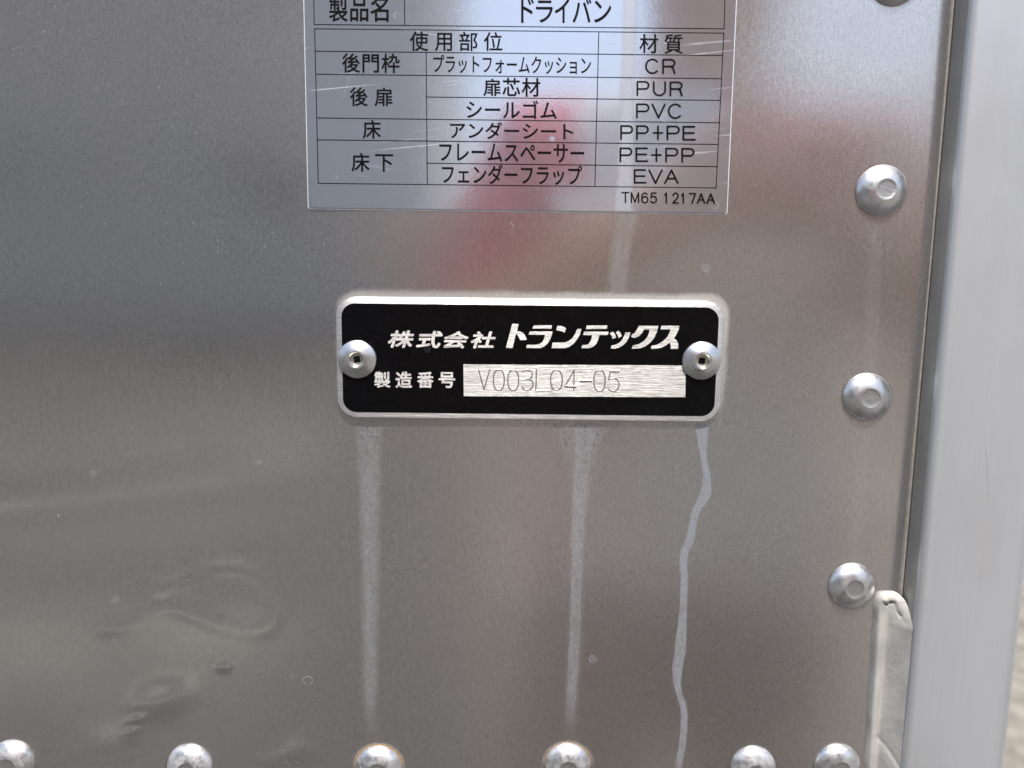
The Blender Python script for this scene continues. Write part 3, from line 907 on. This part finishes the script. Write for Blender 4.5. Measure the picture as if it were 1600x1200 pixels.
ROWS = {
    'CR': [('C', zb(924, 406, 1022, 515)), ('R', zb(1043, 408, 1136, 515))],
    'PUR': [('P', zb(864, 562, 955, 668)), ('U', zb(978, 563, 1070, 669)), ('R', zb(1094, 565, 1186, 670))],
    'PVC': [('P', zb(861, 718, 955, 824)), ('V', zb(968, 718, 1068, 824)), ('C', zb(1082, 718, 1182, 826))],
    'PP+PE': [('P', zd(751, 113, 842, 217)), ('P', zd(861, 114, 951, 218)), ('+', zd(976, 116, 1052, 218)), ('P', zd(1073, 116, 1166, 220)), ('E', zd(1184, 118, 1277, 221))],
    'PE+PP': [('P', zd(746, 268, 836, 371)), ('E', zd(857, 268, 946, 370)), ('+', zd(966, 272, 1040, 370)), ('P', zd(1064, 270, 1156, 373)), ('P', zd(1176, 271, 1268, 375))],
    'EVA': [('E', zd(845, 419, 935, 520)), ('V', zd(946, 420, 1048, 523)), ('A', zd(1056, 420, 1158, 523))],
    'TM65 1217AA': [('T', zd(759, 577, 816, 656)), ('M', zd(824, 578, 884, 656)), ('6', zd(897, 580, 948, 658)), ('5', zd(958, 580, 1008, 657)), ('1', zd(1052, 580, 1086, 658)), ('2', zd(1112, 580, 1160, 658)), ('1', zd(1168, 582, 1206, 659)), ('7', zd(1228, 583, 1280, 659)), ('A', zd(1284, 584, 1344, 660)), ('A', zd(1350, 585, 1411, 661))],
}
HEAVY = {0: 0.55, 1: 0.5, 2: 0.38, 3: 0.38, 4: 0.5, 5: 0.3, 7: 0.5, 9: 0.42, 11: 0.45, 12: 0.45, 13: 0.42, 15: 0.45, 16: 0.42, 18: 0.42}
for k, items in enumerate(TEXTS):
    word = ''.join(c for c, _ in items)
    if word in ROWS: roman('lettering', ROWS[word], LD, 2.9 if k < 20 else 2.2, M_INK, lab)
    else: writing('lettering', items, LD, M_INK, lab, offset=HEAVY.get(k, 0.4))

# ------------------------------------------------------------------ nameplate
np_ = thing('nameplate', 'small black nameplate with a silver rim and engraved serial strip, held by two rivets', 'nameplate', (PCX, 0.0, PCZ))
v, f = slab(round_rect(PX0, PX1, PZ0, PZ1, 0.0050, 10), -PT, 0.0006, 0.00032)
obj('plate', v, f, M_PLATE, np_, True, sharp=25)
BD = -PT - 0.00003
bl = at(534.6, 560, BD).x; br = at(1120.2, 560, BD).x; bt = at(828, 477.1, BD).z; bb = at(828, 647.2, BD).z
rr = round_rect(bl, br, bb, bt, 0.0035, 10)
obj('black_face', [(x, BD, z) for x, z in rr], [tuple(range(len(rr)))], M_BLACK, np_)
TD = BD - 0.00003
def zx(X0, X1): return (600 + X0 / 8.421, 516.0, 600 + X1 / 8.421, 544.0)
writing('company_lettering', [('株', (606, 516.2, 647, 543.5)), ('式', (650, 516.8, 692, 544.0)), ('会', (693, 517.4, 732.5, 544.4)), ('社', (735.5, 517.8, 774.8, 544.4))], TD, M_LETTER, np_, offset=0.95, shear=0.22)
writing('number_caption', [('製', (584.5, 580.3, 610, 606.0)), ('造', (618, 580.5, 644, 606.2)), ('番', (651.8, 581, 677.5, 606.2)), ('号', (685.2, 581.5, 711.2, 606.3))], TD, M_LETTER, np_, offset=0.7)
LOGO1 = [
    [(218, 62), (322, 65), (298, 185), (350, 190), (400, 215), (435, 265), (460, 330), (350, 335), (325, 280), (298, 240), (275, 240), (225, 468), (110, 466)],
    [(575, 88), (880, 88), (870, 145), (555, 143)],
    [(510, 190), (890, 190), (870, 270), (840, 340), (800, 400), (750, 440), (690, 468), (450, 468), (460, 415), (620, 412), (680, 395), (720, 365), (745, 320), (765, 245), (490, 243)],
    [(970, 95), (1030, 98), (1080, 115), (1115, 140), (1090, 212), (1050, 190), (1010, 178), (950, 172)],
    [(1310, 145), (1370, 150), (1345, 240), (1300, 320), (1240, 395), (1170, 445), (1100, 470), (875, 470), (890, 375), (1100, 372), (1160, 350), (1220, 300), (1265, 235), (1295, 160)],
]
LOGO2 = [
    [(-33, 92), (310, 92), (298, 148), (-48, 150)],
    [(-78, 192), (330, 195), (315, 250), (175, 250), (160, 320), (130, 390), (80, 440), (10, 468), (-123, 470), (-108, 418), (-23, 413), (10, 385), (40, 330), (58, 252), (-95, 250)],
    [(352, 218), (405, 195), (440, 240), (455, 290), (398, 315), (380, 265)],
    [(450, 205), (495, 178), (530, 215), (550, 268), (497, 300), (480, 250)],
    [(608, 207), (695, 207), (670, 290), (630, 360), (570, 420), (500, 462), (430, 478), (365, 472), (380, 425), (460, 408), (520, 370), (565, 315), (595, 250)],
    [(835, 97), (1160, 97), (1135, 200), (1090, 300), (1020, 380), (940, 440), (850, 475), (715, 475), (735, 425), (830, 405), (920, 350), (980, 275), (1010, 195), (1010, 160), (920, 160), (890, 215), (830, 275), (770, 295), (710, 285), (710, 260), (725, 240), (765, 215), (800, 165)],
    [(1210, 97), (1510, 97), (1495, 170), (1460, 240), (1420, 305), (1465, 340), (1490, 395), (1490, 480), (1365, 482), (1365, 425), (1350, 375), (1290, 420), (1200, 465), (1120, 480), (1035, 480), (1045, 430), (1140, 412), (1240, 350), (1310, 280), (1350, 200), (1362, 155), (1195, 155)],
]
logo = [[(780 + x / 10.667, 500 + y / 10.667) for x, y in p] for p in LOGO1] + [[(920 + x / 10.667, 500 + y / 10.667) for x, y in p] for p in LOGO2]
polys('maker_lettering', logo, TD, M_LETTER, np_)
strip = polys('serial_strip', [[(724.0, 569.2), (1071.6, 571.0), (1070.8, 620.6), (724.6, 619.0)]], TD, M_LETTER, np_)

# stamped serial number: fine strokes
def z5(p): return [(720 + x / 10.0, 560 + y / 10.0) for x, y in p]
def z6(p): return [(840 + x / 10.0, 560 + y / 10.0) for x, y in p]
def oval(x0, x1, y0, y1, n=28):
    cx, rx = (x0 + x1) / 2, (x1 - x0) / 2
    out = []
    for i in range(n + 1):
        a = 2 * math.pi * i / n
        c, s_ = math.cos(a), math.sin(a)
        out.append((cx + rx * math.copysign(abs(c) ** 0.75, c), (y0 + y1) / 2 + (y1 - y0) / 2 * math.copysign(abs(s_) ** 0.9, s_)))
    return out
STROKES = [z5([(278, 175), (362, 485)]), z5([(362, 485), (455, 170)]), z5(oval(510, 680, 180, 495)), z5(oval(735, 905, 185, 495)),
           z5([(955, 215), (985, 190), (1040, 178), (1095, 195), (1120, 240), (1110, 290), (1060, 322), (1020, 325)]),
           z5([(1060, 322), (1110, 345), (1132, 395), (1118, 455), (1080, 488), (1040, 497), (985, 480), (955, 440)]),
           z5([(1182, 170), (1174, 497)]), z5([(1174, 500), (1390, 503)]),
           z6(oval(205, 385, 183, 492)), z6([(570, 183), (430, 432)]), z6([(425, 437), (610, 442)]), z6([(572, 183), (565, 497)]),
           z6([(662, 352), (850, 355)]), z6(oval(880, 1056, 185, 507)),
           z6([(1280, 203), (1135, 203)]), z6([(1135, 203), (1112, 335)]), z6([(1112, 335), (1150, 315), (1205, 308), (1255, 335), (1276, 395), (1262, 465), (1210, 512), (1150, 508), (1108, 482)])]
def stroke_mesh(strokes, r_px, h):
    vs, fs = [], []
    for st in strokes:
        w = r_px * (1.9 if len(st) == 2 and abs(st[0][1] - st[1][1]) < 0.6 and abs(st[0][0] - st[1][0]) < 19.5 else 1.0)
        prev = None
        for i, p in enumerate(st):
            a = st[max(0, i - 1)]; b = st[min(len(st) - 1, i + 1)]
            dx, dy = b[0] - a[0], b[1] - a[1]
            l = math.hypot(dx, dy) or 1
            nx_, ny_ = -dy / l, dx / l
            ring = []
            for k in range(7):
                t = math.pi * k / 6
                off = math.cos(t) * w
                ring.append(len(vs))
                vs.append(at(p[0] + nx_ * off, p[1] + ny_ * off, TD - 0.00001 - h * math.sin(t)))
            if prev:
                for k in range(6): fs.append((prev[k], prev[k + 1], ring[k + 1], ring[k]))
            prev = ring
    return vs, fs
v, f = stroke_mesh(STROKES, 1.0, 0.00011)
o = obj('serial_number', v, f, M_GROOVE, None, True)
o.data.transform(Matrix.Translation(-Vector(np_.location)))
o.parent = strip

# blind rivets of the nameplate
BL_PROF = [(4.95, -0.05), (4.95, 0.55), (4.85, 0.72), (4.55, 0.88), (3.9, 1.22), (3.3, 1.52), (2.75, 1.74), (2.62, 1.78), (2.5, 1.96), (2.3, 2.04), (2.02, 2.02), (1.92, 1.9)]
CUP_PROF = [(1.92, 1.9), (1.86, 1.35), (1.7, 1.0), (1.35, 0.82)]
def blind_rivet(px, py, rot):
    c = at(px, py, -PT)
    vs, fs, idx = lathe([(r * .001, h * .001) for r, h in BL_PROF], 64, close=False)
    o = obj('blind_rivet', [(c.x + x, -PT + y, c.z + z) for x, y, z in vs], fs, M_BLIND, np_, True, sharp=30)
    vs, fs, idx = lathe([(r * .001, h * .001) for r, h in CUP_PROF], 48, close=False)
    # floor of the cup with a square broken-mandrel bore
    n = 48
    k = len(CUP_PROF)
    inner = [i * k + k - 1 for i in range(n)]
    s_ = 0.00082
    sq = []
    for i in range(n):
        a = 2 * math.pi * i / n
        cc, ss = math.cos(a - rot), math.sin(a - rot)
        m = s_ / max(abs(cc), abs(ss))
        x, z = m * cc, m * ss
        sq.append((x * math.cos(rot) - z * math.sin(rot), x * math.sin(rot) + z * math.cos(rot)))
    b = len(vs)
    vs += [(x, -0.00078, z) for x, z in sq]
    fs += [(inner[i], inner[(i + 1) % n], b + (i + 1) % n, b + i) for i in range(n)]
    cup = obj('cup', [(c.x + x, -PT + y, c.z + z) for x, y, z in vs], fs, M_CUP, None, True, sharp=30)
    cup.data.transform(Matrix.Translation(-Vector(np_.location)))
    cup.parent = o
    vs2 = [(x * 0.995, -0.00082, z * 0.995) for x, z in sq] + [(x, -0.0001, z) for x, z in sq]
    fs2 = [(i, (i + 1) % n, n + (i + 1) % n, n + i) for i in range(n)] + [tuple(range(n, 2 * n))]
    bore = obj('bore', [(c.x + x, -PT + y, c.z + z) for x, y, z in vs2], fs2, M_HOLE, None)
    bore.data.transform(Matrix.Translation(-Vector(np_.location)))
    bore.parent = o
blind_rivet(558.6, 561.0, math.radians(8))
blind_rivet(1095.6, 563.2, math.radians(-6))

# ------------------------------------------------------------------ what the metal mirrors, behind the camera
M_CONC = simple('weathered_concrete', (0.76, 0.665, 0.555), (0.85, 0.755, 0.645), 0.85, 0.8, 0.3, 0.01)
M_GLASS = simple('dark_window_glass', (0.03, 0.035, 0.04), (0.05, 0.055, 0.06), 0.1, 1.0, 0.0)
M_SHIRT_SUNLIT = simple('shirt_sunlit_red', (0.50, 0.085, 0.105), (0.57, 0.105, 0.13), 0.85, 90.0, 0.4, 0.002)
M_SHIRT_SHADED = simple('shirt_shaded_pale', (0.66, 0.62, 0.58), (0.74, 0.70, 0.66), 0.85, 90.0, 0.4, 0.002)  # same shirt: shaded front painted pale, sunlit shoulders and sleeves painted red
M_SKIN = simple('skin', (0.52, 0.33, 0.23), (0.60, 0.39, 0.28), 0.5, 40.0, 0.1, 0.001)
M_TROUSER = simple('grey_cloth', (0.28, 0.225, 0.20), (0.34, 0.27, 0.24), 0.9, 90.0, 0.3, 0.002)
M_HAIR = simple('black_hair', (0.012, 0.010, 0.009), (0.02, 0.017, 0.015), 0.5, 200.0, 0.5, 0.002)

bld = thing('building', 'weathered grey concrete building across the yard behind the viewer', 'building', (-10.2, -13.0, 0.0))
v, f = box(-19, -1.4, -22, -13, 0.0, 8.5)
obj('wall', v, f, M_CONC, bld)
v, f = box(-19.2, -1.2, -22.2, -12.8, 8.5, 8.8)
obj('roof', v, f, M_CONC, bld)
for fl in range(2):
    for k in range(4):
        x0 = -17.0 + k * 4.2
        v, f = box(x0, x0 + 0.9, -13.05, -12.97, 1.9 + 3.6 * fl, 3.0 + 3.6 * fl)
        obj('window', v, f, M_GLASS, bld)

PB = Vector((0.185, -0.60, 0.0))
def make_person():
    J = [  # x, y, z, rx, ry, parent
        (0, -.02, .95, .165, .125, None), (0, 0, 1.10, .150, .115, 0), (0, .015, 1.25, .165, .125, 1), (0, .005, 1.36, .165, .110, 2), (0, -.005, 1.45, .075, .07, 3), (0, .005, 1.52, .056, .056, 4),
        (0, .02, 1.60, .075, .088, 5), (0, .025, 1.67, .078, .095, 6), (0, .015, 1.735, .055, .07, 7),
    ]
    for sx in (-1, 1):
        b = len(J)
        J += [(sx * .165, -.005, 1.405, .066, .066, 3), (sx * .215, .0, 1.30, .052, .052, b), (sx * .255, .045, 1.165, .043, .043, b + 1), (sx * .17, .13, 1.255, .040, .038, b + 2), (sx * .085, .20, 1.33, .027, .024, b + 3), (sx * .045, .225, 1.355, .036, .018, b + 4)]
        b2 = len(J)
        J += [(sx * .095, -.02, .86, .098, .098, 0), (sx * .105, -.005, .52, .062, .066, b2), (sx * .11, -.02, .30, .055, .058, b2 + 1), (sx * .115, -.03, .09, .04, .045, b2 + 2), (sx * .125, .08, .035, .042, .03, b2 + 3), (sx * .13, .17, .028, .035, .022, b2 + 4)]
        h = b + 5
        for k in range(4):                       # fingers curl inwards and overlap the other hand
            zz = 1.377 - .016 * k
            f0 = len(J)
            ln = (.85, 1.0, .95, .75)[k]
            J += [(sx * .022, .25, zz, .0095, .0095, h), (sx * (.022 - .022 * ln), .268 - sx * .006, zz - .001, .0085, .0085, f0), (sx * (.022 - .040 * ln), .262 - sx * .012, zz - .003, .0075, .0075, f0 + 1)]
        f0 = len(J)
        J += [(sx * .045, .235, 1.39, .012, .012, h), (sx * .025, .245, 1.41, .009, .009, f0)]
    me = bpy.data.meshes.new('person')
    me.from_pydata([(p[0], p[1], p[2] * 0.965) for p in J], [(i, p[5]) for i, p in enumerate(J) if p[5] is not None], [])
    o = bpy.data.objects.new('person', me)
    COL.objects.link(o)
    m = o.modifiers.new('skin', 'SKIN'); m.use_smooth_shade = True
    for sv, p in zip(me.skin_vertices[0].data, J): sv.radius = (p[3], p[4])
    me.skin_vertices[0].data[0].use_root = True
    sb = o.modifiers.new('smooth', 'SUBSURF'); sb.levels = 2; sb.render_levels = 2
    dg = bpy.context.evaluated_depsgraph_get()
    done = bpy.data.meshes.new_from_object(o.evaluated_get(dg))
    bpy.data.objects.remove(o)
    done.name = 'person'
    for mm in (M_SKIN, M_SHIRT_SUNLIT, M_TROUSER, M_HAIR, M_SHIRT_SHADED): done.materials.append(mm)
    idx = []
    for p in done.polygons:
        c = p.center.copy(); c.z /= 0.965
        k = 0
        if c.z < 0.98 and abs(c.x) < 0.24: k = 2
        elif c.z < 1.465 and abs(c.x) < 0.19 and c.y < 0.12: k = 1
        elif c.z > 1.20 and c.y < 0.055 and abs(c.x) >= 0.13 and c.z < 1.47: k = 1
        if k == 1 and (abs(c.x) < 0.135 and (c.z < 1.375 or c.x < 0)): k = 4
        if c.z < 0.07: k = 3
        if c.z > 1.66 and (c.y < 0.03 or c.z > 1.725): k = 3
        idx.append(k)
    done.polygons.foreach_set('material_index', idx)
    done.polygons.foreach_set('use_smooth', [True] * len(idx))
    o = bpy.data.objects.new('person', done)
    COL.objects.link(o)
    o.location = PB
    tag(o, 'person in a red shirt, its shaded front painted pale, and brown trousers standing before the metal wall', 'person')
make_person()
